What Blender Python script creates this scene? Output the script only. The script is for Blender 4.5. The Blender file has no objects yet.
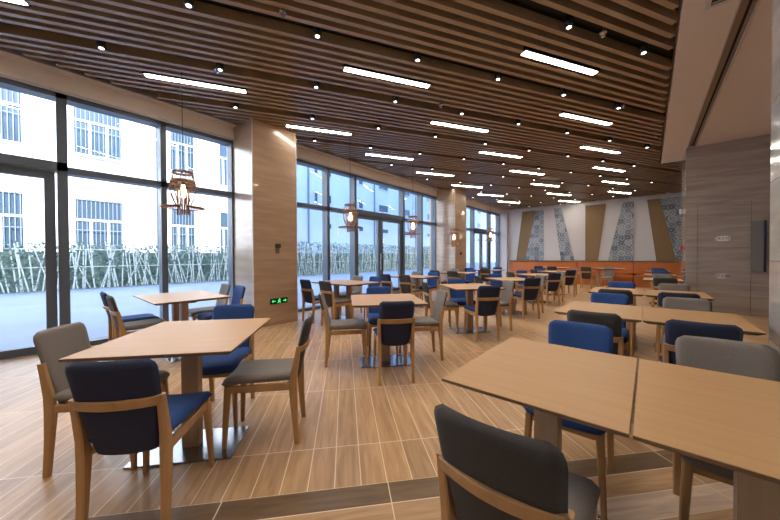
import bpy, bmesh, math, random
from mathutils import Vector, Matrix
random.seed(7)
C = bpy.context.scene.collection
PI = math.pi
sc = bpy.context.scene
# ------------------------------------------------------------------ camera
AW, PITCH, ROLL, CAMH = math.radians(40.674), math.radians(-0.7323), math.radians(0.281), 1.25
def cam2world(X, Y, z):
    cr, sr, cp, sp = math.cos(ROLL), math.sin(ROLL), math.cos(PITCH), math.sin(PITCH)
    x = X*cr+Y*sr; y2 = -X*sr+Y*cr
    y = y2*cp+z*sp; zz = -y2*sp+z*cp
    return Vector((x*math.cos(AW)-zz*math.sin(AW), x*math.sin(AW)+zz*math.cos(AW), y))
cam = bpy.data.objects.new('camera', bpy.data.cameras.new('camera')); C.objects.link(cam)
r, u, f = cam2world(1,0,0), cam2world(0,1,0), cam2world(0,0,1)
cam.matrix_world = Matrix(((r.x,u.x,-f.x,0),(r.y,u.y,-f.y,0),(r.z,u.z,-f.z,CAMH),(0,0,0,1)))
cam.data.sensor_width = 36; cam.data.lens = 36*300.87/780
cam.data.shift_y = 0.44/780; cam.data.clip_start = 0.02; cam.data.clip_end = 400
sc.camera = cam
# ------------------------------------------------------------------ sky, sun, exposure
sc.view_settings.view_transform = 'Standard'; sc.view_settings.look = 'None'
sc.view_settings.gamma = 1; sc.view_settings.use_curve_mapping = False
sc.view_settings.exposure = 0.0
w = bpy.data.worlds.new('sky'); sc.world = w; w.use_nodes = True
nt = w.node_tree; nt.nodes.clear()
wo = nt.nodes.new('ShaderNodeOutputWorld'); bg = nt.nodes.new('ShaderNodeBackground')
sky = nt.nodes.new('ShaderNodeTexSky'); sky.sky_type = 'NISHITA'; sky.sun_disc = False
sky.sun_elevation = math.radians(38); sky.sun_rotation = math.radians(100); sky.air_density = 1.0; sky.dust_density = 0.6; sky.ozone_density = 2.0
nt.links.new(sky.outputs[0], bg.inputs[0]); bg.inputs[1].default_value = 1.35
nt.links.new(bg.outputs[0], wo.inputs[0])
sun = bpy.data.objects.new('sun', bpy.data.lights.new('sun', 'SUN')); C.objects.link(sun)
sun.data.energy = 12.0; sun.data.angle = math.radians(0.6); sun.data.color = (1.0, 0.98, 0.95)
sd = Vector((-0.79, 0.12, -0.60)).normalized()
sun.rotation_euler = sd.to_track_quat('-Z', 'Y').to_euler()
sun.location = (20, 0, 30)
STRIP_E, SPOT_E, WARM = 34.0, 20.0, (1.0, 0.88, 0.75)
cy = sc.cycles
cy.use_denoising = True; cy.max_bounces = 8; cy.diffuse_bounces = 4; cy.glossy_bounces = 3
cy.transparent_max_bounces = 12; cy.sample_clamp_indirect = 6; cy.caustics_reflective = False; cy.caustics_refractive = False
# ------------------------------------------------------------------ helpers
def srgb(r, g, b):
    c = lambda v: (v/255/12.92 if v/255 <= .04045 else ((v/255+.055)/1.055)**2.4)
    return (c(r), c(g), c(b), 1)
def mat(name, col, rough=.5, metal=0, emit=None, es=1, noise=None, spec=None):
    m = bpy.data.materials.new(name); m.use_nodes = True
    n = m.node_tree.nodes; l = m.node_tree.links; p = n['Principled BSDF']
    p.inputs['Base Color'].default_value = col; p.inputs['Roughness'].default_value = rough
    p.inputs['Metallic'].default_value = metal
    if spec is not None: p.inputs['Specular IOR Level'].default_value = spec
    if emit: p.inputs['Emission Color'].default_value = emit; p.inputs['Emission Strength'].default_value = es
    if noise:   # (scale vector, amount, detail)
        tc = n.new('ShaderNodeTexCoord'); mp = n.new('ShaderNodeMapping'); mp.inputs['Scale'].default_value = noise[0]
        nz = n.new('ShaderNodeTexNoise'); nz.inputs['Scale'].default_value = 1; nz.inputs['Detail'].default_value = 4
        l.new(tc.outputs['Object'], mp.inputs[0]); l.new(mp.outputs[0], nz.inputs['Vector'])
        mr = n.new('ShaderNodeMapRange'); mr.inputs[1].default_value = .3; mr.inputs[2].default_value = .7
        mr.inputs[3].default_value = 1-noise[1]; mr.inputs[4].default_value = 1+noise[1]
        l.new(nz.outputs[0], mr.inputs[0])
        vm = n.new('ShaderNodeVectorMath'); vm.operation = 'SCALE'; vm.inputs[0].default_value = col[:3]
        l.new(mr.outputs[0], vm.inputs['Scale']); l.new(vm.outputs[0], p.inputs['Base Color'])
    return m
def newobj(name, bm, m, parent=None, smooth=False):
    me = bpy.data.meshes.new(name); bm.normal_update(); bm.to_mesh(me); bm.free()
    for mm in (m if isinstance(m, (list, tuple)) else [m]): me.materials.append(mm)
    if smooth:
        for p in me.polygons: p.use_smooth = True
    o = bpy.data.objects.new(name, me); C.objects.link(o)
    if parent: o.parent = parent
    return o
def tag(o, label=None, cat=None, group=None, kind=None):
    if label: o['label'] = label
    if cat: o['category'] = cat
    if group: o['group'] = group
    if kind: o['kind'] = kind
    return o
def thing(name, label, cat, loc=(0,0,0), rz=0, group=None):
    o = bpy.data.objects.new(name, None); C.objects.link(o); o.empty_display_size = .1
    o.location = loc; o.rotation_euler = (0,0,rz)
    return tag(o, label, cat, group)
def struct(name, bm, m, parent=None, label=None):
    o = newobj(name, bm, m, parent)
    if not parent: o['kind'] = 'structure'
    if label: o['label'] = label
    return o
def B(): return bmesh.new()
def box(bm, x0, x1, y0, y1, z0, z1, bev=0, mi=0):
    r = bmesh.ops.create_cube(bm, size=1)
    vs = r['verts']
    for v in vs:
        v.co = Vector(((x0+x1)/2+v.co.x*(x1-x0), (y0+y1)/2+v.co.y*(y1-y0), (z0+z1)/2+v.co.z*(z1-z0)))
    fs = list({f for v in vs for f in v.link_faces})
    for f in fs: f.material_index = mi
    if bev:
        es = list({e for v in vs for e in v.link_edges})
        bmesh.ops.bevel(bm, geom=es, offset=bev, segments=2, affect='EDGES', clamp_overlap=True)
    return vs
def loft(bm, rings, cap=True, mi=0):
    R = [[bm.verts.new(p) for p in ring] for ring in rings]
    n = len(R[0])
    for a, b in zip(R, R[1:]):
        for i in range(n):
            f = bm.faces.new((a[i], a[(i+1)%n], b[(i+1)%n], b[i])); f.material_index = mi
    if cap:
        bm.faces.new(list(reversed(R[0]))).material_index = mi; bm.faces.new(R[-1]).material_index = mi
    return R
def bar(bm, pts, sizes, ax=(1,0,0), ay=(0,1,0)):
    # rectangular section (w along ax, d along ay) swept through pts; corners cut
    ax, ay = Vector(ax), Vector(ay); rings = []
    for p, (a, b) in zip(pts, sizes):
        p = Vector(p); c = min(a, b)*.18; ha, hb = a/2, b/2
        rings.append([p+ax*x+ay*y for x, y in ((-ha+c,-hb),(ha-c,-hb),(ha,-hb+c),(ha,hb-c),(ha-c,hb),(-ha+c,hb),(-ha,hb-c),(-ha,-hb+c))])
    loft(bm, rings)
def tube(bm, pts, r, seg=6, closed=False):
    pts = [Vector(p) for p in pts]; rings = []; n = len(pts)
    for i, p in enumerate(pts):
        if closed: d = pts[(i+1)%n]-pts[i-1]
        else: d = pts[min(i+1,n-1)]-pts[max(i-1,0)]
        d.normalize(); a = d.orthogonal().normalized() if abs(d.z) < .99 else Vector((1,0,0))
        if abs(d.z) < .99: a = d.cross(Vector((0,0,1))).normalized()
        b = d.cross(a).normalized()
        rings.append([p+(a*math.cos(2*PI*k/seg)+b*math.sin(2*PI*k/seg))*r for k in range(seg)])
    if closed: rings.append(rings[0])
    loft(bm, rings, cap=not closed)
def cyl(bm, x, y, z0, z1, r, seg=16, r2=None, mi=0):
    r2 = r if r2 is None else r2
    loft(bm, [[(x+r*math.cos(2*PI*k/seg), y+r*math.sin(2*PI*k/seg), z0) for k in range(seg)],
              [(x+r2*math.cos(2*PI*k/seg), y+r2*math.sin(2*PI*k/seg), z1) for k in range(seg)]], mi=mi)
def lathe(bm, prof, seg=24, cap=True):
    loft(bm, [[(r*math.cos(2*PI*k/seg), r*math.sin(2*PI*k/seg), z) for k in range(seg)] for r, z in prof], cap=cap)
def copy_tree(o, parent=None, depth=0):
    c = o.copy(); C.objects.link(c)
    if parent: c.parent = parent
    for ch in KIDS.get(o.name, []): copy_tree(ch, c)
    return c
KIDS = {}
def freeze(o):
    KIDS[o.name] = list(o.children)
    for c in o.children: freeze(c)
def put(proto, loc, rz, label, group=None, first=[]):
    if proto.name in first: o = copy_tree(proto)
    else: o = proto; first.append(proto.name)
    o.location = loc; o.rotation_euler = (0,0,rz); tag(o, label, None, group)
    return o
# ------------------------------------------------------------------ materials
def floor_material():
    m = bpy.data.materials.new('plank tile floor'); m.use_nodes = True
    n = m.node_tree.nodes; l = m.node_tree.links; p = n['Principled BSDF']
    def N(t, **k):
        x = n.new(t)
        for a, b in k.items(): setattr(x, a, b)
        return x
    def M(op, a, b=None, c=None):
        x = N('ShaderNodeMath', operation=op)
        for i, v in enumerate((a, b, c)):
            if v is None: continue
            if isinstance(v, (int, float)): x.inputs[i].default_value = v
            else: l.new(v, x.inputs[i])
        return x.outputs[0]
    tc = N('ShaderNodeTexCoord'); sx = N('ShaderNodeSeparateXYZ'); l.new(tc.outputs['Object'], sx.inputs[0])
    X, Y = sx.outputs[0], sx.outputs[1]
    U = M('ADD', M('MULTIPLY', X, .6533), M('MULTIPLY', Y, .7571))
    V = M('ADD', M('MULTIPLY', X, -.7571), M('MULTIPLY', Y, .6533))
    W, L = .1437, .857
    def zone(a, b, a0, b0):          # a across planks, b along
        ca = M('DIVIDE', M('SUBTRACT', a, a0), W); cb = M('DIVIDE', M('SUBTRACT', b, b0), L)
        ia, ib = M('FLOOR', ca), M('FLOOR', cb)
        fa = M('MULTIPLY', M('FRACT', ca), W); fb = M('MULTIPLY', M('FRACT', cb), L)
        g = .0028
        e1 = M('LESS_THAN', M('MINIMUM', fa, M('SUBTRACT', W, fa)), g)
        e2 = M('LESS_THAN', M('MINIMUM', fb, M('SUBTRACT', L, fb)), g)
        return ia, ib, M('MAXIMUM', e1, e2)
    ia1, ib1, g1 = zone(U, V, -.638, 1.995)
    ia2, ib2, g2 = zone(V, U, 1.637, -.63)
    inB = M('LESS_THAN', V, 1.637)
    def mixf(f_, a, b): return M('ADD', M('MULTIPLY', M('SUBTRACT', 1, f_), a), M('MULTIPLY', f_, b))
    grout = mixf(inB, g1, g2); ia = mixf(inB, ia1, M('ADD', ia2, 500)); ib = mixf(inB, ib1, ib2)
    across, along = mixf(inB, U, V), mixf(inB, V, U)
    cv = N('ShaderNodeCombineXYZ'); l.new(ia, cv.inputs[0]); l.new(ib, cv.inputs[1])
    wn = N('ShaderNodeTexWhiteNoise'); l.new(cv.outputs[0], wn.inputs['Vector'])
    gv = N('ShaderNodeCombineXYZ'); l.new(M('MULTIPLY', across, 34), gv.inputs[0]); l.new(M('MULTIPLY', along, 3), gv.inputs[1]); l.new(M('MULTIPLY', wn.outputs[0], 40), gv.inputs[2])
    nz = N('ShaderNodeTexNoise'); nz.inputs['Scale'].default_value = 1; nz.inputs['Detail'].default_value = 5; nz.inputs['Distortion'].default_value = .6
    l.new(gv.outputs[0], nz.inputs['Vector'])
    cr = N('ShaderNodeValToRGB'); l.new(nz.outputs[0], cr.inputs[0])
    cr.color_ramp.elements[0].position = .28; cr.color_ramp.elements[0].color = srgb(162,126,90)
    cr.color_ramp.elements[1].position = .70; cr.color_ramp.elements[1].color = srgb(198,160,118)
    # tone per plank
    tone = M('ADD', .86, M('MULTIPLY', wn.outputs[0], .26))
    # rows of the border: dark, tan, pale, tan, dark ...
    row = M('SUBTRACT', -1, ia2)                      # 0,1,2.. away from the border line
    isdark = M('MULTIPLY', inB, M('LESS_THAN', row, .5))
    rowmod = M('MODULO', row, 5)
    dark2 = M('MULTIPLY', inB, M('GREATER_THAN', rowmod, 3.5))
    pale = M('MULTIPLY', inB, M('COMPARE', rowmod, 2.0, .3))
    isd = M('MAXIMUM', isdark, dark2)
    tone2 = M('MULTIPLY', tone, M('SUBTRACT', 1, M('MULTIPLY', isd, .66)))
    tone3 = M('MULTIPLY', tone2, M('ADD', 1, M('MULTIPLY', pale, .30)))
    sc1 = N('ShaderNodeVectorMath', operation='SCALE'); l.new(cr.outputs[0], sc1.inputs[0]); l.new(tone3, sc1.inputs['Scale'])
    hs = N('ShaderNodeHueSaturation'); l.new(sc1.outputs[0], hs.inputs['Color'])
    l.new(M('SUBTRACT', 1, M('MULTIPLY', pale, .35)), hs.inputs['Saturation'])
    mx = N('ShaderNodeMix', data_type='RGBA'); l.new(grout, mx.inputs[0]); l.new(hs.outputs[0], mx.inputs[6]); mx.inputs[7].default_value = srgb(226,206,178)
    l.new(mx.outputs[2], p.inputs['Base Color'])
    p.inputs['Roughness'].default_value = .34
    return m
def stone(name, c1, c2, rough=.3, sz=9, joints=True):
    m = bpy.data.materials.new(name); m.use_nodes = True
    n = m.node_tree.nodes; l = m.node_tree.links; p = n['Principled BSDF']
    tc = n.new('ShaderNodeTexCoord'); mp = n.new('ShaderNodeMapping'); mp.inputs['Scale'].default_value = (.9,.9,sz)
    nz = n.new('ShaderNodeTexNoise'); nz.inputs['Scale'].default_value = 1.6; nz.inputs['Detail'].default_value = 7; nz.inputs['Distortion'].default_value = .35
    cr = n.new('ShaderNodeValToRGB'); e = cr.color_ramp.elements
    e[0].position = .3; e[0].color = c1; e[1].position = .68; e[1].color = c2
    l.new(tc.outputs['Object'], mp.inputs[0]); l.new(mp.outputs[0], nz.inputs['Vector']); l.new(nz.outputs[0], cr.inputs[0])
    out = cr.outputs[0]
    if joints:
        sx = n.new('ShaderNodeSeparateXYZ'); l.new(tc.outputs['Object'], sx.inputs[0])
        a = n.new('ShaderNodeMath'); a.operation = 'MODULO'; a.inputs[1].default_value = .6; l.new(sx.outputs[2], a.inputs[0])
        b = n.new('ShaderNodeMath'); b.operation = 'LESS_THAN'; b.inputs[1].default_value = .005; l.new(a.outputs[0], b.inputs[0])
        mx = n.new('ShaderNodeMix'); mx.data_type = 'RGBA'; mx.inputs[7].default_value = tuple(v*.72 for v in c1[:3])+(1,)
        l.new(b.outputs[0], mx.inputs[0]); l.new(out, mx.inputs[6]); out = mx.outputs[2]
    l.new(out, p.inputs['Base Color']); p.inputs['Roughness'].default_value = rough
    p.inputs['Coat Weight'].default_value = .7; p.inputs['Coat Roughness'].default_value = .06
    return m
def tile_pattern():
    m = bpy.data.materials.new('encaustic tile panel'); m.use_nodes = True
    n = m.node_tree.nodes; l = m.node_tree.links; p = n['Principled BSDF']
    tc = n.new('ShaderNodeTexCoord'); mp = n.new('ShaderNodeMapping'); mp.inputs['Scale'].default_value = (4.5,0,4.5)
    l.new(tc.outputs['Object'], mp.inputs[0])
    vo = n.new('ShaderNodeTexVoronoi'); vo.inputs['Scale'].default_value = 1.0; vo.inputs['Randomness'].default_value = .15
    l.new(mp.outputs[0], vo.inputs['Vector'])
    ma = n.new('ShaderNodeMath'); ma.operation = 'MULTIPLY'; ma.inputs[1].default_value = 16; l.new(vo.outputs['Distance'], ma.inputs[0])
    si = n.new('ShaderNodeMath'); si.operation = 'SINE'; l.new(ma.outputs[0], si.inputs[0])
    sp = n.new('ShaderNodeSeparateColor'); l.new(vo.outputs['Color'], sp.inputs[0])
    nz = n.new('ShaderNodeTexNoise'); nz.inputs['Scale'].default_value = 5.1; nz.inputs['Detail'].default_value = 3; l.new(mp.outputs[0], nz.inputs['Vector'])
    a1 = n.new('ShaderNodeMath'); a1.operation = 'MULTIPLY_ADD'; a1.inputs[1].default_value = .30; l.new(sp.outputs[0], a1.inputs[0]); l.new(nz.outputs[0], a1.inputs[2])
    ad = n.new('ShaderNodeMath'); ad.operation = 'MULTIPLY_ADD'; ad.inputs[1].default_value = .13; l.new(si.outputs[0], ad.inputs[0]); l.new(a1.outputs[0], ad.inputs[2])
    cr = n.new('ShaderNodeValToRGB'); l.new(ad.outputs[0], cr.inputs[0]); e = cr.color_ramp.elements
    e[0].position = .40; e[0].color = srgb(84,96,112); e[1].position = .90; e[1].color = srgb(184,192,200)
    l.new(cr.outputs[0], p.inputs['Base Color']); p.inputs['Roughness'].default_value = .5
    return m
def glass_mat(name, tint=(.96,.98,1,1)):
    m = bpy.data.materials.new(name); m.use_nodes = True
    n = m.node_tree.nodes; l = m.node_tree.links; n.clear()
    o = n.new('ShaderNodeOutputMaterial'); t = n.new('ShaderNodeBsdfTransparent'); t.inputs[0].default_value = tint
    g = n.new('ShaderNodeBsdfGlossy'); g.inputs['Roughness'].default_value = .02
    fr = n.new('ShaderNodeFresnel'); fr.inputs[0].default_value = 1.45
    ge = n.new('ShaderNodeNewGeometry'); s = n.new('ShaderNodeMath'); s.operation = 'SUBTRACT'; s.inputs[0].default_value = 1
    l.new(ge.outputs['Backfacing'], s.inputs[1]); k = n.new('ShaderNodeMath'); k.operation = 'MULTIPLY'
    l.new(fr.outputs[0], k.inputs[0]); l.new(s.outputs[0], k.inputs[1])
    mx = n.new('ShaderNodeMixShader'); l.new(k.outputs[0], mx.inputs[0]); l.new(t.outputs[0], mx.inputs[1]); l.new(g.outputs[0], mx.inputs[2])
    l.new(mx.outputs[0], o.inputs[0])
    return m
M = {}
M['floor'] = floor_material()
M['oak'] = mat('oak wood', srgb(178,138,92), .42, noise=((14,14,2.2), .16))
M['tabletop'] = mat('table laminate', srgb(188,148,102), .46, noise=((1.6,34,8), .055))
M['tableedge'] = mat('table edge', srgb(112,84,58), .5)
M['post'] = mat('table post veneer', srgb(176,150,122), .45, noise=((20,20,1.5), .10))
M['steel'] = mat('brushed steel', srgb(176,180,186), .22, metal=1)
M['blue'] = mat('royal blue fabric', srgb(36,72,132), .85, noise=((260,260,260), .18))
M['navy'] = mat('navy fabric', srgb(34,42,70), .85, noise=((260,260,260), .2))
M['grey'] = mat('warm grey fabric', srgb(128,120,114), .88, noise=((260,260,260), .15))
M['charcoal'] = mat('charcoal fabric', srgb(62,60,60), .88, noise=((260,260,260), .18))
M['slat'] = mat('ceiling slat wood', srgb(160,136,106), .3, noise=((3,3,3), .08), spec=.8)
M['black'] = mat('black void', srgb(18,16,15), .9)
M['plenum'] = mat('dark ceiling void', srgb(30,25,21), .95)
M['darkframe'] = mat('dark anodised frame', srgb(88,98,112), .35)
M['cream'] = mat('cream bulkhead paint', srgb(240,230,222), .7)
M['trimw'] = mat('pale trim', srgb(206,200,196), .5)
M['white'] = mat('white paint', srgb(214,212,214), .6)
M['ceilpaint'] = mat('white ceiling paint', srgb(228,218,210), .8)
M['colstone'] = stone('wood vein stone', srgb(164,136,112), srgb(184,156,130), .28)
M['wallstone'] = stone('grey wood vein stone', srgb(156,146,140), srgb(180,170,164), .22)
M['marble'] = stone('pale vein marble', srgb(176,176,174), srgb(214,214,210), .12, sz=4, joints=True)
M['orange'] = mat('orange leather', srgb(200,116,60), .45)
M['brownpanel'] = mat('brown wall panel', srgb(142,116,80), .6, noise=((30,30,2), .06))
M['tilepanel'] = tile_pattern()
M['glass'] = glass_mat('window glass')
M['emit'] = mat('light diffuser', (1,1,1,1), .5, emit=(1.0,.89,.76,1), es=STRIP_E)
M['lens'] = mat('downlight lens', (1,1,1,1), .5, emit=(1.0,.92,.82,1), es=7)
M['bulb'] = mat('warm bulb', (1,1,1,1), .5, emit=(1.0,.74,.48,1), es=8)
M['copper'] = mat('copper coloured rattan', srgb(150,112,84), .6)
M['metalblack'] = mat('black metal', srgb(20,20,22), .5)
M['green'] = mat('lit green sign', srgb(30,200,80), .5, emit=(.05,.9,.22,1), es=1.2)
M['red'] = mat('red plastic', srgb(190,30,26), .4)
M['plate'] = mat('label plate', srgb(238,238,238), .4)
M['ink'] = mat('dark lettering', srgb(40,40,44), .6)
M['bwhite'] = mat('white render facade', srgb(236,236,234), .9)
M['bblue'] = mat('pale render facade', srgb(176,192,210), .9, noise=((.4,.4,.4), .06))
M['bglass'] = mat('facade window pane', srgb(62,80,96), .15)
M['bdark'] = mat('dark facade opening', srgb(60,78,96), .3)
M['bbar'] = mat('window security bar', srgb(116,126,138), .5)
M['pave'] = mat('pale paving', srgb(152,158,166), .7, noise=((.6,.6,.6), .08))
M['leaf'] = mat('hedge leaves', srgb(126,144,130), .8, noise=((3,3,3), .4))
M['bamboo'] = mat('bamboo poles', srgb(206,208,198), .7)
M['mirror'] = mat('smoky glass panel', srgb(128,130,130), .16)

CEIL = 3.65
# ------------------------------------------------------------------ setting: floor, ceiling, walls
bm = B(); box(bm, -6.25, 4.0, -3.2, 16.3, -.12, 0); struct('floor', bm, M['floor'])
# slatted ceiling
dS = Vector((.492,.8706,0)); nS = Vector((-.8706,.492,0))
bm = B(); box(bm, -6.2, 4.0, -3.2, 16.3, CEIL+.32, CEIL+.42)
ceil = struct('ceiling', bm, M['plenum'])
XL, XR, Y0, Y1 = -5.60, .19, -3.0, 16.02
def clip_line(n, x0=XL, x1=XR, y0=Y0, y1=Y1):
    # line p = nS*n + dS*t inside the rectangle
    p0 = nS*n; t0, t1 = -99, 99
    for a, d, lo, hi in ((p0.x, dS.x, x0, x1), (p0.y, dS.y, y0, y1)):
        s0, s1 = (lo-a)/d, (hi-a)/d
        t0, t1 = max(t0, min(s0, s1)), min(t1, max(s0, s1))
    return (t0, t1) if t1-t0 > .15 else None
strips = []
for X0 in (-5.02, -2.95, -1.13):
    for k in range(-2, 14):
        n = k+.83
        y = (n+.8706*X0)/.492
        if -2.2 < y < 15.0: strips.append((X0, y, n))
bm = B(); SW, SH = .052, .11
def slat(t0, t1, n, lift=0):
    a, b = nS*n+dS*t0, nS*n+dS*t1
    h = nS*SW/2
    loft(bm, [[p-h+Vector((0,0,CEIL)), p+h+Vector((0,0,CEIL)), p+h+Vector((0,0,CEIL+SH)), p-h+Vector((0,0,CEIL+SH))] for p in (a, b)])
for k in range(-6, 16):
    for j in range(7):
        n = k+.457+.125*j
        c = clip_line(n)
        if not c: continue
        if j == 3:
            t = c[0]
            segs = sorted([(Vector((X0,y,0)).dot(dS)-.02, Vector((X0,y,0)).dot(dS)+1.21) for X0, y, nn in strips if abs(nn-n) < .06])
            for s0, s1 in segs:
                if s0 > t+.1: slat(t, min(s0, c[1]), n)
                t = max(t, s1)
            if c[1] > t+.1: slat(t, c[1], n)
        else: slat(c[0], c[1], n)
for k in range(2, 16):
    for j in range(7):
        n = k+.457+.125*j; c = clip_line(n, XR, 3.75, 10.70, Y1)
        if c: slat(c[0], c[1], n)
for k in range(-2, 2):
    for j in range(7):
        n = k+.457+.125*j; c = clip_line(n, XR, 3.75, 10.70, Y1)
        if c: slat(c[0], c[1], n)
o = struct('slat_grille', bm, M['slat'], ceil)
# cross runners above the slats (dark), visible in the gaps
bm = B()
for k in range(-6, 16):
    n = k+.33; c = clip_line(n)
    if c:
        a, b = nS*n+dS*c[0], nS*n+dS*c[1]; h = nS*.022
        loft(bm, [[p-h+Vector((0,0,CEIL+.075)), p+h+Vector((0,0,CEIL+.075)), p+h+Vector((0,0,CEIL+.12)), p-h+Vector((0,0,CEIL+.12))] for p in (a, b)])
struct('lighting_track', bm, M['black'], ceil)
# plain ceiling on the right, with its long slot
bm = B()
box(bm, .235, .64, -3.2, 10.65, CEIL, CEIL+.3)
box(bm, .79, 4.0, -3.2, 9.5, CEIL, CEIL+.3)
box(bm, .64, .79, -3.2, 9.5, CEIL+.05, CEIL+.3)
struct('ceiling.001', bm, M['ceilpaint'])
bm = B(); box(bm, .636, .652, -3.2, 9.47, CEIL-.006, CEIL+.05); box(bm, .778, .794, -3.2, 9.47, CEIL-.006, CEIL+.05)
box(bm, .722, .742, -3.2, 9.47, CEIL+.018, CEIL+.03, mi=1)
struct('trim_1', bm, [M['trimw'], M['black']])
bm = B(); box(bm, .652, .778, -3.2, 9.47, CEIL+.03, CEIL+.048); struct('trim_2', bm, mat('grey slot lining', srgb(150,140,132), .7))
# bulkhead over the windows
bm = B(); box(bm, -6.35, -5.96, -3.2, 16.2, 3.48, 4.05)
w_left = struct('wall_left', bm, M['cream'])
bm = B(); box(bm, -5.975, -5.945, -3.2, 16.1, 3.455, 3.485); box(bm, -5.965, -5.80, -3.2, 16.1, 3.70, 3.725); struct('trim_3', bm, M['trimw'])
# columns
for i, y in enumerate((2.42, 9.62)):
    bm = B(); box(bm, -6.3, -5.22, y, y+.86, 0, 3.9, bev=.006)
    struct('wall_pier' if i == 0 else 'wall_pier.001', bm, M['colstone'])
    bm = B(); box(bm, -5.226, -5.212, y-.006, y+.008, 0, 3.66); box(bm, -5.226, -5.212, y+.852, y+.866, 0, 3.66); struct('trim_%d' % (4+i), bm, M['trimw'])
# back wall
bm = B(); box(bm, -6.3, 4.0, 16.1, 16.3, 0, 4.05); struct('wall_back', bm, M['white'])
bm = B(); box(bm, -6.0, -5.62, 15.9, 16.1, 0, 4.0); struct('wall_return', bm, M['white'])
# service core on the right with a hidden door
bm = B(); box(bm, .63, 4.0, 9.48, 10.65, 0, 3.98, bev=.004); struct('wall_core', bm, M['wallstone'])
bm = B(); box(bm, .705, 1.6, -3.2, 3.66, 0, 3.98, bev=.006); struct('wall_right', bm, M['marble'])
bm = B(); box(bm, 3.8, 4.0, 3.66, 9.48, 0, 3.98); box(bm, 1.6, 4.0, 3.46, 3.66, 0, 3.98); struct('wall_alcove', bm, M['wallstone'])
bm = B(); box(bm, -6.3, .7, -3.4, -3.2, 0, 3.98); struct('wall_front', bm, M['wallstone'])
bm = B(); box(bm, 3.8, 4.0, 10.65, 16.1, 0, 3.98); struct('wall_far_right', bm, M['white'])
# unseen storeys above shade the paving; taller far block added to shade the blue building
bm = B(); box(bm, -6.35, 4.2, -9, 8.5, 4.06, 11.0); box(bm, -6.35, 4.2, 8.5, 60, 4.06, 34)
struct('wall_unseen_shade_storeys', bm, M['bwhite'])

# ------------------------------------------------------------------ windows and doors of the facade
FX0, FX1 = -6.2, -6.0
def rails(bm, y0, y1, zs):
    for a, b in zs: box(bm, FX0, FX1, y0, y1, a, b)
def window(n, y0, y1, mull, sash=True):
    # y1 is the near-face far edge of the mullion that ends the bay
    bm = B(); rails(bm, y0, y1, ((0,.07),(2.40,2.49),(3.40,3.478)))
    box(bm, FX0, FX1, y1-mull, y1, 0, 3.478)
    w_ = struct('window_%d' % n, bm, M['darkframe'])
    bm = B(); box(bm, -6.11, -6.10, y0, y1-mull, .07, 2.40); box(bm, -6.11, -6.10, y0, y1-mull, 2.49, 3.40); struct('pane', bm, M['glass'], w_)
    return w_
def door(n, y0, y1, mull, leaves, lead=0):
    bm = B(); rails(bm, y0, y1, ((2.42,2.54),(3.40,3.478)))
    box(bm, FX0, FX1, y1-mull, y1, 0, 3.478)
    if lead: box(bm, FX0, FX1, y0, y0+lead, 0, 3.478)
    d_ = struct('door_%d' % n, bm, M['darkframe'])
    bm = B(); box(bm, -6.11, -6.10, y0+lead, y1-mull, 2.54, 3.40); struct('transom_pane', bm, M['glass'], d_)
    a, b = y0+lead+.01, y1-mull-.01; L = (b-a)/leaves
    for i in range(leaves):
        p, q = a+i*L, a+(i+1)*L-.008
        bm = B(); box(bm, -6.14, -6.06, p, p+.10, 0, 2.41); box(bm, -6.14, -6.06, q-.10, q, 0, 2.41)
        box(bm, -6.14, -6.06, p+.10, q-.10, 0, .10); box(bm, -6.14, -6.06, p+.10, q-.10, 2.31, 2.41)
        lf = struct('door_leaf', bm, M['darkframe'], d_)
        bm = B(); box(bm, -6.105, -6.095, p+.10, q-.10, .10, 2.31); struct('pane', bm, M['glass'], lf)
        hy = q-.05 if i % 2 == 0 else p+.05
        bm = B(); tube(bm, [(-6.06,hy,.85),(-6.01,hy,.85),(-6.01,hy,1.35),(-6.06,hy,1.35)], .012); struct('door_handle', bm, M['steel'], lf)
    return d_
window(1, -3.2, -2.0, .09)
door(1, -2.0, .265, .10, 2)
window(2, .265, 1.375, .08)
window(3, 1.375, 2.42, .03)
window(4, 3.28, 4.70, .08)
window(5, 4.70, 5.61, .08)
door(2, 5.61, 7.73, .08, 2)
window(6, 7.73, 8.76, .08)
window(7, 8.76, 9.62, .03)
window(8, 10.48, 12.9, .08)
door(3, 12.9, 14.75, .08, 2)
window(9, 14.75, 15.9, .08)

# ------------------------------------------------------------------ back wall panels
def zx(x0t, x1t, x0b, x1b, m, name, y=16.06):
    bm = B(); zt, zb = 3.50, 1.03
    loft(bm, [[(x0b,y,zb),(x1b,y,zb),(x1t,y,zt),(x0t,y,zt)], [(x0b,16.1,zb),(x1b,16.1,zb),(x1t,16.1,zt),(x0t,16.1,zt)]])
    return newobj(name, bm, m)
def X16(px):          # photo column on the back wall -> X
    d = cam2world((px-390)/300.87, 0, 1); return d.x/d.y*16.08
PANELS = [
 (522.5,535.8,516.4,525.0,'brownpanel','slim brown wall panel leaning right, nearest the windows'),
 (535.8,543.6,525.0,543.6,'tilepanel','patterned blue grey tile panel beside the brown panel nearest the windows'),
 (553.7,561.0,561.0,574.4,'tilepanel','narrow patterned blue grey tile panel leaning left between two white stretches'),
 (585.3,605.6,585.3,597.8,'brownpanel','brown wall panel with an upright left edge in the middle of the back wall'),
 (622.5,633.8,607.8,633.2,'tilepanel','wide based patterned grey tile panel to the right of the middle brown panel'),
 (646.7,659.7,656.3,676.2,'brownpanel','brown wall panel leaning left, nearest the stone core'),
 (659.9,685,676.4,685,'tilepanel','patterned grey tile panel at the right end beside the stone core')]
for a, b, c, d, mm, lab in PANELS:
    if d == 685: b = d = 681.8
    o = zx(X16(a), X16(b), X16(c), X16(d), M[mm], 'wall_panel'); tag(o, lab, 'wall panel')

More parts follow.
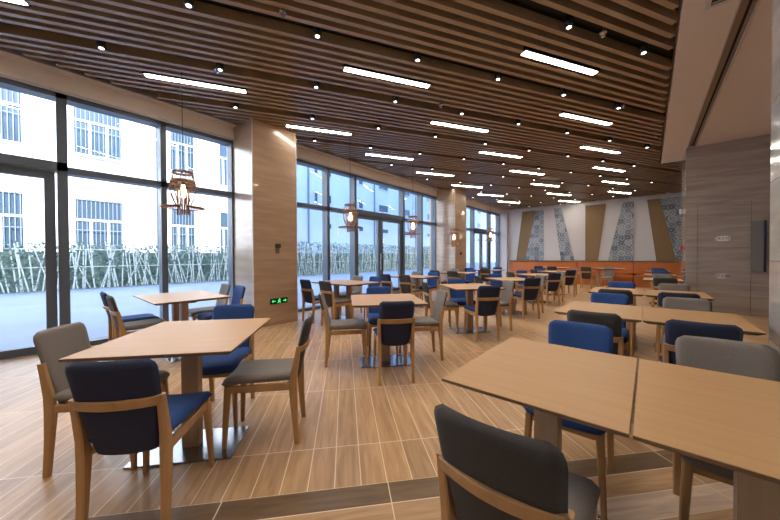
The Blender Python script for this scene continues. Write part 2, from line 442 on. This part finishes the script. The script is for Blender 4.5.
# ------------------------------------------------------------------ bench (orange booth) along the back wall
for i, (x0, x1) in enumerate(((-5.45,-4.05),(-4.05,-2.45),(-2.45,-.45),(-.45,1.5))):
    lab = ['orange upholstered booth bench section at the window end of the back wall','orange booth bench section second from the windows, behind the middle tables',
           'orange booth bench section behind the two chairs facing the back wall','orange booth bench section at the right end beside the stone core'][i]
    t = thing('booth_bench', lab, 'bench', ((x0+x1)/2, 15.6, 0), 0, None)
    h = (x1-x0)/2-.008
    bm = B(); box(bm, -h, h, -.30, .48, 0, .30); newobj('base', bm, M['orange'], t)
    bm = B(); box(bm, -h, h, -.36, .25, .30, .46, bev=.03); newobj('seat', bm, M['orange'], t)
    bm = B(); box(bm, -h, h, .25, .44, .46, .99, bev=.035); newobj('backrest', bm, M['orange'], t)
    bm = B(); box(bm, -h, h, .22, .49, .99, 1.025, bev=.006); newobj('top_cap', bm, M['brownpanel'], t)

# ------------------------------------------------------------------ stone core details
d_ = None
bm = B()
for a in ((.815,.82,0,2.35),(1.585,1.59,0,2.35)): box(bm, a[0], a[1], 9.474, 9.482, a[2], a[3])
box(bm, .815, 1.59, 9.474, 9.482, 2.345, 2.35); box(bm, .815, 1.59, 9.474, 9.482, 1.40, 1.405)
struct('door_4', bm, M['tableedge'])
def cjk(txt, x, z, lab, y=9.468):
    bm = B(); n = 24; pts = []
    for k in range(n):
        a = 2*PI*k/n; cxx = .045 if math.cos(a) > 0 else -.045
        pts.append((cxx*1.0+(.065*math.cos(a)), .055*math.sin(a)))
    sx = 1.0
    loft(bm, [[(px*sx, 0, pz) for px, pz in pts], [(px*sx, .012, pz) for px, pz in pts]])
    o = newobj('door_sign', bm, M['plate']); o.location = (x, y, z); tag(o, lab, 'sign')
    cu = bpy.data.curves.new('lettering', 'FONT'); cu.body = txt; cu.size = .070; cu.align_x = 'CENTER'; cu.align_y = 'CENTER'; cu.extrude = .001
    to = bpy.data.objects.new('tmp', cu); C.objects.link(to); bpy.context.view_layer.update()
    dg = bpy.context.evaluated_depsgraph_get(); me = bpy.data.meshes.new_from_object(to.evaluated_get(dg))
    bpy.data.objects.remove(to)
    me.materials.clear(); me.materials.append(M['ink'])
    t = bpy.data.objects.new('lettering', me); C.objects.link(t); t.parent = o; t.location = (0,-.003,0); t.rotation_euler = (PI/2,0,0)
def onY(px, py, Y):
    d = cam2world((px-390)/300.87, -(py-260.44)/300.87, 1); k = Y/d.y
    return d.x*k, d.z*k+CAMH
def onZ(px, py, z):
    d = cam2world((px-390)/300.87, -(py-260.44)/300.87, 1); k = (z-CAMH)/d.z
    return d.x*k, d.y*k
def onX(px, py, X):
    d = cam2world((px-390)/300.87, -(py-260.44)/300.87, 1); k = X/d.x
    return d.y*k, d.z*k+CAMH
x, z = onY(723, 238.5, 9.47); cjk('消火栓', x, z, 'upper white rounded door sign with dark lettering on the grey stone wall')
x, z = onY(722.5, 276, 9.47); cjk('灭火器', x, z, 'lower white rounded door sign with dark lettering on the grey stone wall')
xa, za = onY(751, 221, 9.45); xb, zb = onY(766, 272, 9.45)
t = thing('glass_panel', 'smoky glass panel with a dark edge strip on the stone wall by the pale marble', 'glass panel', ((xa+xb)/2, 9.45, zb))
hw = (xb-xa)/2
bm = B(); box(bm, -hw, hw-.03, -.01, .028, 0, za-zb, bev=.003); newobj('pane', bm, M['mirror'], t)
bm = B(); box(bm, hw-.03, hw, -.03, .028, 0, za-zb, bev=.003); newobj('edge_strip', bm, M['navy'], t)
# call point and box on the side of the core
t = thing('fire_call_point', 'small red fire call point on the pale edge of the stone core', 'alarm', (.625, 10.2, 1.42))
bm = B(); box(bm, -.04, 0, -.05, .05, -.05, .05, bev=.006); newobj('housing', bm, M['red'], t)
bm = B(); box(bm, -.046, -.04, -.03, .03, -.03, .03); newobj('button_plate', bm, M['plate'], t)
t = thing('emergency_lamp', 'small white twin emergency lamp high on the edge of the stone core', 'lamp', (.625, 10.3, 2.30))
bm = B(); box(bm, -.05, 0, -.07, .07, -.035, .035, bev=.006); newobj('housing', bm, M['plate'], t)
for s in (-1, 1):
    bm = B(); cyl(bm, -.03, s*.045, .035, .075, .025, 12); newobj('lamp_head', bm, M['plate'], t)
# ------------------------------------------------------------------ exit signs, switch
def exit_sign(loc, rz, w_, h_, label, arrows=(1,1)):
    t = thing('exit_sign', label, 'sign', loc, rz)
    # local: faces +x, width along y
    bm = B(); box(bm, 0, .018, -w_/2, w_/2, -h_/2, h_/2, bev=.002); newobj('housing', bm, M['metalblack'], t)
    s = h_
    bm = B()   # running figure: head, trunk, limbs
    def pl(a, b, t_): 
        a, b = Vector((.020, a[0]*s, a[1]*s)), Vector((.020, b[0]*s, b[1]*s)); d = (b-a).normalized(); q = Vector((0,-d.z,d.y))*t_*s
        loft(bm, [[a-q, b-q, b+q, a+q], [v+Vector((.002,0,0)) for v in (a-q, b-q, b+q, a+q)]])
    cyl_pts = [(.020, .08*s+.10*s*math.cos(2*PI*k/10), .36*s+.10*s*math.sin(2*PI*k/10)) for k in range(10)]
    loft(bm, [cyl_pts, [(p[0]+.002, p[1], p[2]) for p in cyl_pts]])
    for a, b, t_ in (((.02,.24),(-.06,-.08),.11),((.0,.20),(.26,.10),.05),((-.02,.20),(-.28,.06),.05),((-.06,-.05),(.20,-.20),.07),((.20,-.20),(.12,-.42),.06),((-.06,-.05),(-.22,-.28),.07),((-.22,-.28),(-.42,-.30),.06)): pl(a, b, t_)
    newobj('running_figure', bm, M['green'], t)
    for sg in (-1, 1):
        if not arrows[(sg+1)//2]: continue
        bm = B(); c = sg*w_*.31/s
        for a, b, t_ in (((c-sg*.32,0),(c+sg*.28,0),.07),((c+sg*.34,0),(c+sg*.10,.22),.06),((c+sg*.34,0),(c+sg*.10,-.22),.06)): pl(a, b, t_)
        newobj('arrow', bm, M['green'], t)
    return t
y, z = onX(277.8, 307.7, -5.21)
exit_sign((-5.219, 2.89, .44), 0, .34, .10, 'black exit sign with green running figure and arrows on the wood veined pier')
_y, _z = onX(777, 371, .703)
exit_sign((.704, _y-.10, _z), PI, .34, .12, 'green lit exit sign low on the pale marble wall beside the grey chair')
t = thing('call_button', 'small dark green call button above a grey plate on the wood veined pier', 'switch', (-5.22, 2.88, 1.46))
bm = B(); box(bm, 0, .03, -.05, .05, -.035, .035, bev=.005); newobj('button_box', bm, mat('dark green plastic', srgb(24,62,34), .4), t)
bm = B(); box(bm, 0, .008, -.045, .03, -.14, -.045, bev=.002); newobj('back_plate', bm, mat('grey plate', srgb(120,108,96), .5), t)
bm = B(); box(bm, .0, .02, -.06, .06, -.05, .05, bev=.004); o = newobj('wall_socket', bm, M['metalblack']); o.location = (-5.22, 10.05, 1.35); tag(o, 'small dark plate on the far wood veined pier', 'switch')

# ------------------------------------------------------------------ ceiling fittings
aS = math.atan2(dS.y, dS.x)
def light_label(i, X0, y):
    col = {-5.02:'window side row', -2.95:'middle row', -1.13:'row nearest the plain ceiling'}[X0]
    return 'strip light in the ceiling, %s, %s from the camera' % (col, ['first','second','third','fourth','fifth','sixth','seventh','eighth','ninth','tenth'][min(i, 9)])
proto_l = thing('ceiling_light', 'strip', 'ceiling light')
bm = B(); box(bm, -.015, 0, -.055, .055, -.004, .09); box(bm, 1.19, 1.205, -.055, .055, -.004, .09); box(bm, 0, 1.19, -.050, -.038, -.004, .09); box(bm, 0, 1.19, .038, .050, -.004, .09); box(bm, 0, 1.19, -.042, .042, .05, .09); newobj('frame', bm, M['metalblack'], proto_l)
bm = B(); box(bm, 0, 1.19, -.038, .038, -.008, .03); newobj('diffuser', bm, M['emit'], proto_l)
freeze(proto_l)
cnt = {}
for X0, y, n in strips:
    cnt[X0] = cnt.get(X0, -1)+1
    put(proto_l, (X0, y, CEIL), aS, light_label(cnt[X0], X0, y), 'strip lights in the slatted ceiling')
proto_d = thing('downlight', 'spot', 'ceiling light')
bm = B(); cyl(bm, 0, 0, -.03, .10, .042, 16); newobj('housing', bm, M['metalblack'], proto_d, True)
bm = B(); cyl(bm, 0, 0, -.033, -.029, .023, 16); newobj('lens', bm, M['lens'], proto_d)
spd = bpy.data.lights.new('downlight_beam', 'SPOT'); spd.energy = SPOT_E; spd.color = WARM; spd.spot_size = math.radians(95); spd.spot_blend = .6; spd.shadow_soft_size = .03
so = bpy.data.objects.new('beam', spd); C.objects.link(so); so.parent = proto_d; so.location = (0,0,-.04)
freeze(proto_d)
ROWN = {}
k0 = {2:(-.62,3.6), 3:(-3.34,.97), 4:(-2.90,3.55), 5:(-3.23,5.15), 6:(-5.16,3.68)}
for k in range(-1, 13):
    n = k+.33
    c = clip_line(n, XL+.1, XR-.1, -2.5, 15.8)
    if not c: continue
    if k in k0: t_ref = Vector((*k0[k],0)).dot(dS)
    else: t_ref = .25+.35*k
    t = t_ref-math.floor((t_ref-c[0])/1.185)*1.185; idx = 0
    while t < c[1]:
        p = nS*n+dS*t
        put(proto_d, (p.x, p.y, CEIL), 0, 'small black spotlight, %s in ceiling track %s from the camera' % (['first','second','third','fourth','fifth','sixth','seventh','eighth','ninth','tenth','eleventh','twelfth','thirteenth'][min(idx,12)]+' from window end', ['one','two','three','four','five','six','seven','eight','nine','ten','eleven','twelve','thirteen','fourteen'][k+1]), 'spotlights along the ceiling tracks')
        t += 1.185; idx += 1
for i, (x, y) in enumerate(((2.3,5.0),(2.3,6.6),(2.3,8.2),(3.2,5.8),(3.2,7.4))):  # out-of-view spotlights added to brighten the stone core and plain ceiling
    o = put(proto_d, (x, y, CEIL-.02), 0, 'unseen fill spotlight added in the alcove ceiling, %s from the camera' % ['first','third','fifth','second','fourth'][i], 'added fill spotlights in the alcove')
# sprinklers
proto_s = thing('sprinkler', 's', 'sprinkler')
bm = B(); cyl(bm, 0, 0, .0, .12, .012, 10); newobj('pipe', bm, M['steel'], proto_s)
bm = B(); cyl(bm, 0, 0, -.012, 0, .035, 14); cyl(bm, 0, 0, -.05, -.044, .022, 12); tube(bm, [(-.016,0,-.012),(-.018,0,-.03),(-.006,0,-.046)], .003, 5); tube(bm, [(.016,0,-.012),(.018,0,-.03),(.006,0,-.046)], .003, 5); newobj('head', bm, M['steel'], proto_s)
freeze(proto_s)
for (px, py), lab in zip(((283,12),(603,33),(623,106),(217,70),(441,105),(659,138)), ('above the nearest middle table','in the wide dark track at upper right','right of the central tracks','near the upper windows','above the centre of the hall','beside the plain ceiling edge')):
    x, y = onZ(px, py, CEIL-.02); put(proto_s, (x, y, CEIL-.01), 0, 'small metal sprinkler head in the slatted ceiling '+lab, 'ceiling sprinklers')
# air vents
t = thing('air_vent', 'square framed air vent in the plain ceiling at the top right', 'vent', (.50, 3.05, CEIL))
x, y = onZ(704, 10, CEIL)
t.location = (x+.14, y-.30, CEIL)
bm = B()
for a in ((-.14,-.10,-.3,.3),(.10,.14,-.3,.3),(-.10,.10,-.3,-.26),(-.10,.10,.26,.3)): box(bm, a[0], a[1], a[2], a[3], -.012, .01)
newobj('frame', bm, M['trimw'], t)
bm = B(); box(bm, -.10, .10, -.26, .26, -.004, .0); newobj('dark_core', bm, M['black'], t)
bm = B()
for i in range(9): box(bm, -.09, .09, -.24+i*.058, -.225+i*.058, -.010, -.004)
newobj('slats', bm, M['trimw'], t)
x, y = onZ(550, 178.5, CEIL)
t = thing('air_diffuser', 'pale flat air diffuser set in the far slatted ceiling', 'vent', (x, y, CEIL-.012), aS)
bm = B(); box(bm, -.30, .30, -.11, .11, 0, .02, bev=.004); newobj('frame', bm, M['white'], t)
bm = B()
for i in range(5): box(bm, -.27, .27, -.085+i*.038, -.072+i*.038, -.006, 0)
newobj('fins', bm, M['white'], t)

# ------------------------------------------------------------------ pendants
def pendant():
    t = thing('pendant_lamp', 'p', 'lamp')
    bm = B(); tube(bm, [(0,0,.56),(0,0,2.15)], .004, 6); newobj('cord', bm, M['metalblack'], t)
    bm = B()
    for r_, z in ((.112,.555),(.115,.54)):
        tube(bm, [(r_*math.cos(2*PI*k/24), r_*math.sin(2*PI*k/24), z) for k in range(24)], .007, 6, True)
    tube(bm, [(-.112,0,.55),(0,0,.56),(.112,0,.55)], .006, 6); tube(bm, [(0,-.112,.55),(0,0,.56),(0,.112,.55)], .006, 6)
    newobj('top_ring', bm, M['copper'], t)
    bm = B()   # ribs
    prof = ((.112,.55),(.114,.50),(.130,.44),(.148,.36),(.140,.27),(.105,.17),(.07,.11),(.06,.09))
    for k in range(14):
        a = 2*PI*k/14; tube(bm, [(r_*math.cos(a), r_*math.sin(a), z) for r_, z in prof], .0045, 5)
    newobj('ribs', bm, M['copper'], t)
    bm = B()   # band
    n = 28
    loft(bm, [[(r_*math.cos(2*PI*k/n), r_*math.sin(2*PI*k/n), z) for k in range(n)] for r_, z in ((.138,.40),(.144,.40),(.136,.450),(.130,.450),(.138,.40))], cap=False)
    newobj('band', bm, M['copper'], t, True)
    bm = B()   # brim
    for k in range(40):
        a = 2*PI*k/40; tube(bm, [(.06*math.cos(a), .06*math.sin(a), .125), (  .24*math.cos(a), .24*math.sin(a), .095)], .0035, 4)
    tube(bm, [(.24*math.cos(2*PI*k/32), .24*math.sin(2*PI*k/32), .095) for k in range(32)], .006, 5, True)
    newobj('brim', bm, M['copper'], t)
    bm = B()   # inner sleeve with fringe below
    for k in range(16):
        a = 2*PI*k/16; tube(bm, [(.07*math.cos(a), .07*math.sin(a), .34), (.062*math.cos(a), .062*math.sin(a), .12), (.07*math.cos(a), .07*math.sin(a), .0)], .005, 5)
    newobj('fringe', bm, M['copper'], t)
    bm = B(); lathe(bm, ((.004,.40),(.02,.39),(.022,.35),(.045,.31),(.05,.27),(.035,.235),(.006,.22)), 16); newobj('bulb', bm, M['bulb'], t, True)
    bm = B(); cyl(bm, 0, 0, .39, .45, .02, 12); tube(bm, [(0,0,.45),(0,0,.56)], .005, 6); newobj('lamp_holder', bm, M['metalblack'], t)
    li = bpy.data.lights.new('pendant_glow', 'POINT'); li.energy = 1.5; li.color = (1,.72,.45); li.shadow_soft_size = .05
    lo = bpy.data.objects.new('glow', li); C.objects.link(lo); lo.parent = t; lo.location = (0,0,.28)
    freeze(t); return t
pp = pendant()
for (px, py), X, lab in (((183.5,215),-4.6,'over the window table nearest the camera'),((350.5,232),-4.6,'over the second window table'),((413,238),-4.6,'in front of the glazed door, over the third window table'),((454,247),-4.6,'glowing in front of the far wood veined pier'),((490.5,243),-4.6,'over the farthest window table')):
    y, z = onX(px, py, X)
    o = put(pp, (X, y, z), 0, 'copper coloured rattan pendant lamp '+lab, 'rattan pendant lamps')

# ------------------------------------------------------------------ chair
def pillow(bm, P, rows, cols, half, th, mi_front=0, mi_back=1, pw=4):
    # P(u, s) -> centre point and normal; s in [-1,1] across, u in [0,1] along
    F, K = [], []
    for i in range(rows+1):
        u_ = i/rows; fr, kr = [], []
        for j in range(cols+1):
            s = -1+2*j/cols
            e = max(0, 1-abs(s)**pw)**.5*max(0, 1-abs(2*u_-1)**(pw*2))**.5
            c, nrm = P(u_, s)
            fr.append(bm.verts.new(c+nrm*th/2*e)); kr.append(fr[-1] if e < 1e-4 else bm.verts.new(c-nrm*th/2*e))
        F.append(fr); K.append(kr)
    def quad(q, mi):
        q2 = []
        for v in q:
            if v not in q2: q2.append(v)
        if len(q2) > 2:
            try: fc = bm.faces.new(q2)
            except ValueError: return
            fc.material_index = mi; fc.smooth = True
    for i in range(rows):
        for j in range(cols):
            quad((F[i][j], F[i][j+1], F[i+1][j+1], F[i+1][j]), mi_front)
            quad((K[i+1][j], K[i+1][j+1], K[i][j+1], K[i][j]), mi_back)
def lean(z):      # y of the centre of the backrest at height z
    return -.190-(z-.40)*.245
def chair(name, label, front, back):
    t = thing(name, label, 'chair')
    W = .178
    # seat
    bm = B()
    def P(u_, s):
        y = -.20+.455*u_; hw = .172+.018*math.sin(u_*PI*.5)
        r = .035
        if u_ > .93: hw -= r*(1-math.sqrt(max(0, 1-((u_-.93)/.07)**2)))*.9
        z = .437-.010*math.sin(u_*PI)*(1-s*s) - (max(0, u_-.72)**2)*.32 + .012*s*s
        return Vector((hw*s, y, z)), Vector((0,.12*max(0,u_-.6),1)).normalized()
    pillow(bm, P, 22, 14, 0, .058, 0, 0, pw=10); newobj('seat', bm, front, t)
    # backrest
    bm = B()
    def Pb(u_, s):
        z = .365+.46*u_
        hw = .132+.036*min(1, u_/.5)+.010*max(0, min(1,(u_-.5)/.5))
        if u_ > .88: hw -= .038*(1-math.sqrt(max(0, 1-((u_-.88)/.12)**2)))
        if u_ < .08: hw -= .035*(1-math.sqrt(max(0, 1-((.08-u_)/.08)**2)))
        return Vector((hw*s, lean(z)+.022*s*s-.010, z)), Vector((0,.96,.27))
    pillow(bm, Pb, 26, 14, 0, .038, 0, 1, pw=10); newobj('backrest', bm, [front, back], t)
    # legs
    for sx in (-1, 1):
        bm = B()
        bar(bm, [(sx*.168,-.222,0),(sx*.166,-.208,.20),(sx*.165,-.200,.37),(sx*.166,-.206,.46),(sx*.168,-.240,.650)],
            [(.030,.032),(.034,.040),(.036,.054),(.034,.046),(.030,.030)])
        newobj('leg', bm, M['oak'], t)
        bm = B()
        bar(bm, [(sx*.178,.232,0),(sx*.168,.222,.22),(sx*.158,.210,.405)], [(.024,.026),(.030,.034),(.034,.046)])
        newobj('leg', bm, M['oak'], t)
        bm = B()
        bar(bm, [(sx*.165,-.175,.385),(sx*.160,.19,.383)], [(.022,.048),(.022,.048)], ax=(1,0,0), ay=(0,0,1)); newobj('side_rail', bm, M['oak'], t)
    bm = B(); bar(bm, [(-.15,.205,.383),(.15,.205,.383)], [(.022,.045)]*2, ax=(0,1,0), ay=(0,0,1)); newobj('front_rail', bm, M['oak'], t)
    bm = B(); bar(bm, [(-.15,-.165,.392),(.15,-.165,.392)], [(.022,.036)]*2, ax=(0,1,0), ay=(0,0,1)); newobj('rear_rail', bm, M['oak'], t)
    bm = B(); N = 12; pts = []; sz = []
    for i in range(N+1):
        s = -1+2*i/N; pts.append((.166*s, -.244-.034*(1-s*s), .626)); sz.append((.022,.048))
    bar(bm, pts, sz, ax=(0,1,.0), ay=(0,-.27,.96)); newobj('back_rail', bm, M['oak'], t)
    freeze(t); return t
ch_b = chair('dining_chair', 'b', M['blue'], M['navy'])
ch_g = chair('dining_chair', 'g', M['grey'], M['charcoal'])
def put_chair(kind, x, y, rz, lab, group='upholstered oak dining chairs'):
    col = {'b':'blue oak chair ', 'g':'grey oak chair '}[kind]
    return put(ch_b if kind == 'b' else ch_g, (x, y, 0), rz, col+lab, group)
# ------------------------------------------------------------------ tables
def table(name, lx, ly, posts, plate):
    t = thing(name, 't', 'table')
    bm = B()   # top with bevelled underside
    c = .022
    def ring(ix, z): return [(-lx/2+ix,-ly/2+ix,z),(lx/2-ix,-ly/2+ix,z),(lx/2-ix,ly/2-ix,z),(-lx/2+ix,ly/2-ix,z)]
    R = loft(bm, [ring(.03,.722), ring(0,.738), ring(0,.748), ring(.002,.75)])
    bm.normal_update()
    for f_ in bm.faces:
        if f_.calc_center_median().z < .745: f_.material_index = 1
    newobj('tabletop', bm, [M['tabletop'], M['tableedge']], t)
    for px in posts:
        bm = B(); box(bm, px-.05, px+.05, -.035, .035, .012, .722, bev=.004); newobj('post', bm, M['post'], t)
    bm = B(); box(bm, -plate[0]/2, plate[0]/2, -plate[1]/2, plate[1]/2, 0, .012, bev=.003); newobj('base_plate', bm, M['steel'], t)
    bm = B(); box(bm, -lx/2+.12, lx/2-.12, -.04, .04, .70, .721); newobj('mounting_rail', bm, M['metalblack'], t)
    freeze(t); return t
tb_m = table('dining_table', .80, .885, (0,), (.60,.36))
tb_w = table('dining_table', 1.14, .80, (-.26,.12), (.74,.42))
tb_r = table('dining_table', .603, .82, (0,), (.40,.50))

ORD = ['nearest the camera','second from the camera','third from the camera','fourth from the camera','fifth from the camera','farthest from the camera']
aQ = math.atan2(.7571, .6533); dQ = Vector((.6533,.7571)); dP = Vector((-.7571,.6533))
MID = [(-2.285,.645), (-2.37,2.67), (-2.27,4.69), (-2.28,6.72), (-2.28,8.75), (-2.28,10.78)]
# local axes of a middle table: x = dQ, y = dP
CH = {  # side: (along P, along Q, angle of facing (+y local) , kind)
}
for i, (x, y) in enumerate(MID):
    where = 'at the diagonal middle table '+ORD[i]
    put(tb_m, (x, y, 0), aQ, 'light oak table set diagonally in the middle row, '+ORD[i], 'diagonal oak tables in the middle row')
    def at_(p, q): v = Vector((x, y))+dP*p+dQ*q; return v.x, v.y
    jit = [(-.455,.03,.0,.10,.02),(-.42,.02,.10,.10,.0),(-.42,.0,.12,.05,.04),(-.42,.05,.05,.05,.0),(-.42,0,.05,.05,0),(-.42,0,.0,.05,0)][i]
    put_chair('b', *at_(jit[0], jit[1]), aQ, 'turned away, near side '+where)
    put_chair('b', *at_(.44, 0+jit[4]), aQ+PI, 'facing us, far side '+where)
    put_chair('g', *at_(jit[2]+.0, -.47), aQ-PI/2, 'on the left '+where)
    put_chair('g', *at_(jit[3], .455), aQ+PI/2, 'on the right '+where)
WIN = [(-4.64,1.2), (-4.58,3.95), (-4.55,6.20), (-4.55,8.45), (-4.55,10.75)]
for i, (x, y) in enumerate(WIN):
    where = ORD[i] if i < 4 else 'farthest from the camera'
    put(tb_w, (x, y, 0), 0, 'long pale oak table by the windows, '+where, 'long oak tables by the windows')
    wt = 'at the window table '+where
    xo, xi = (x-.55, x-.02) if i == 0 else (x-.36, x+.24)
    put_chair('b', xo, y-.40, 0, 'near side, next to glass, '+wt)
    put_chair('g', xi, y-.40, 0, 'near side, aisle end, '+wt)
    put_chair('g', x-.51+(.10 if i else 0), y+.46, PI, 'far side, next to glass, '+wt)
    put_chair('b', x+.02+(.12 if i else 0), y+.46, PI, 'far side, aisle end, '+wt)
ROW = [1.48, 3.43, 5.40]
RN = ['in the front right row','in the second right row','in the third right row']
for i, y in enumerate(ROW):
    for j, x in enumerate((-.340, .270)):
        side = ('left','right')[j]
        put(tb_r, (x, y, 0), 0, 'honey oak table, %s one of the pushed-together pair %s' % (side, RN[i]), 'paired oak tables on the right')
        if not (i == 0 and j == 1):
            kn = 'g' if j == 0 else 'b'
            put_chair(kn, x+.03 if i == 0 else x-.01+.03*(j==0), y-.445 if i == 0 else y-.41, 0, 'turned away at the %s table %s' % (side, RN[i]))
        kf = 'b' if j == 0 else 'g'
        put_chair(kf, x+.01+.005*j, y+.46, PI, 'facing the camera behind the %s table %s' % (side, RN[i]))
RB = [(8.45,'fourth'),(10.35,'fifth'),(12.7,'sixth')]
for i, (y, nm) in enumerate(RB):
    x = .22
    put(tb_r, (x, y, 0), 0, 'honey oak table standing alone in the %s right row beside the stone core' % nm, 'single oak tables at the far right')
    put_chair('g', x+.02, y-.42, 0, 'turned away, single table, %s right row' % nm)
    put_chair('b' if i else 'g', x+.02, y+.46, PI, 'facing us at the single table, %s right row' % nm)
# tables before the bench
for i, (x, y) in enumerate(((-1.25,14.35), (-3.1,14.5))):
    put(tb_w, (x, y, 0), 0, 'long oak table before the orange bench, '+('right one, behind two chairs' if i == 0 else 'nearer the windows'), 'long oak tables before the orange bench')
put_chair('g', -1.80, 13.75, 0, 'turned away, left of the two before the orange bench')
put_chair('g', -1.15, 13.75, PI*.98, 'facing us, right of the two before the orange bench')
put_chair('g', -3.0, 13.9, 0, 'turned away before the window end of the orange bench')
put_chair('b', -3.5, 13.9, 0, 'turned away, nearest the windows before the orange bench')

# ------------------------------------------------------------------ outside
bm = B(); box(bm, -60, -6.25, -40, 110, -.14, -.02); tag(newobj('paving', bm, M['pave']), kind='structure')
# building 1 (left, sunlit)
def facade_window(b, X, y0, y1, z0, z1, bars=True, mm='bglass', split=True, fm='bwhite'):
    bm = B(); e = .09
    box(bm, X-.05, X+.10, y0-.02, y1+.02, z0-.02, z0+e); box(bm, X-.05, X+.10, y0-.02, y1+.02, z1-e, z1+.02)
    box(bm, X-.05, X+.10, y0-.02, y0+e, z0+e, z1-e); box(bm, X-.05, X+.10, y1-e, y1+.02, z0+e, z1-e)
    if split:
        zc = z0+(z1-z0)*.66; box(bm, X-.04, X+.09, y0+e, y1-e, zc-.05, zc+.05)
        for k_ in (1, 2): yy = y0+(y1-y0)*k_/3; box(bm, X-.04, X+.09, yy-.05, yy+.05, z0+e, zc)
    w_ = newobj('window', bm, M[fm], b)
    bm = B(); box(bm, X-.02, X+.03, y0+e, y1-e, z0+e, z1-e); newobj('pane', bm, M[mm], w_)
    if bars:
        bm = B(); k_ = int((y1-y0)/.14)
        for i in range(k_+1):
            yy = y0+(y1-y0)*i/k_; box(bm, X+.17, X+.20, yy-.014, yy+.014, z0, z1+.1)
        for zz in (z0, (z0+z1)/2, z1): box(bm, X+.16, X+.19, y0, y1, zz-.015, zz+.015)
        newobj('security_bars', bm, M['bbar'], w_)
b1 = thing('building', 'sunlit white apartment building with barred windows behind the hedge on the left', 'building', (0,0,0))
bm = B(); box(bm, -32, -20, -26, 9.0, -.02, 14); newobj('wall', bm, M['bwhite'], b1)
for y0, y1 in ((-7.0,-5.2),(-2.4,-.35),(1.0,2.8),(4.65,5.95)):
    facade_window(b1, -20, y0, y1, 6.0, 8.45); facade_window(b1, -20, y0, y1, 1.05, 4.05); facade_window(b1, -20, y0, y1, 10.6, 12.6)
bm = B(); box(bm, -20.02, -19.75, 4.08, 4.34, 0, 14); newobj('drainpipe', bm, M['bdark'], b1)
facade_window(b1, -20, 7.15, 8.0, 1.05, 4.1, False); facade_window(b1, -20, 7.15, 8.0, 5.6, 8.3, False)
b2 = thing('building', 'pale blue apartment building with small dark windows beyond the hedge', 'building', (0,0,0))
bm = B(); box(bm, -40, -26, 9.6, 90, -.02, 22); newobj('wall', bm, M['bblue'], b2)
for fl in (0, 1, 2, 3):
    for (y0, y1) in ((15.2,16.4),(18.3,18.85),(19.75,20.6),(23.1,23.75),(24.5,25.35),(28.0,29.9),(33.0,34.6),(37,37.7),(39,40),(44,45.6),(50,51.5),(57,58.5),(66,68)):
        z0, z1 = ((4.2,4.85),(6.9,7.9),(9.75,10.55),(12.7,13.6))[fl]
        if fl == 0 and y1-y0 < .7: continue
        facade_window(b2, -26, y0, y1, z0, z1, False, 'bdark', False, 'bblue')
for y in (14.2, 17.6, 27.2, 36):
    bm = B(); box(bm, -26.02, -25.85, y, y+.14, 0, 22); newobj('drainpipe', bm, M['bbar'], b2)
# hedge with pale bamboo poles
h1 = thing('hedge', 'long green hedge with pale bamboo canes along the paving outside the windows', 'hedge', (-17.9, 0, 0))
bm = B()
rnd = random.Random(3)
for i in range(22000):
    y = rnd.uniform(-9, 34); z = rnd.uniform(0, 1.0)**.9*1.85; x = rnd.uniform(-.25, .56)
    if y > 10: z *= 1.22
    a, b = rnd.uniform(0, 2*PI), rnd.uniform(-.7, .9); L = rnd.uniform(.07, .16); Wd = L*.38
    d = Vector((math.cos(a)*math.cos(b), math.sin(a)*math.cos(b), math.sin(b))); s = d.orthogonal().normalized()*Wd
    p = Vector((x, y, z)); bm.faces.new([bm.verts.new(q) for q in (p, p+d*L*.5+s, p+d*L, p+d*L*.5-s)])
box(bm, -.22, .02, -9, 34, 0, 1.5); newobj('foliage', bm, M['leaf'], h1)
bm = B()
for i in range(420):
    y = -9+43*i/420+rnd.uniform(-.06,.06); hgt = rnd.uniform(1.5, 1.95)*(1.15 if y > 10 else 1); l_ = rnd.gauss(0, .30)
    tube(bm, [(.36,y,0),(.38+rnd.uniform(-.04,.04),y+l_,hgt)], .022, 5)
for z in (.9, 1.6): tube(bm, [(.40,-9,z),(.40,34,z)], .02, 5)
tag(newobj('bamboo_canes', bm, M['bamboo'], h1), kind='stuff')
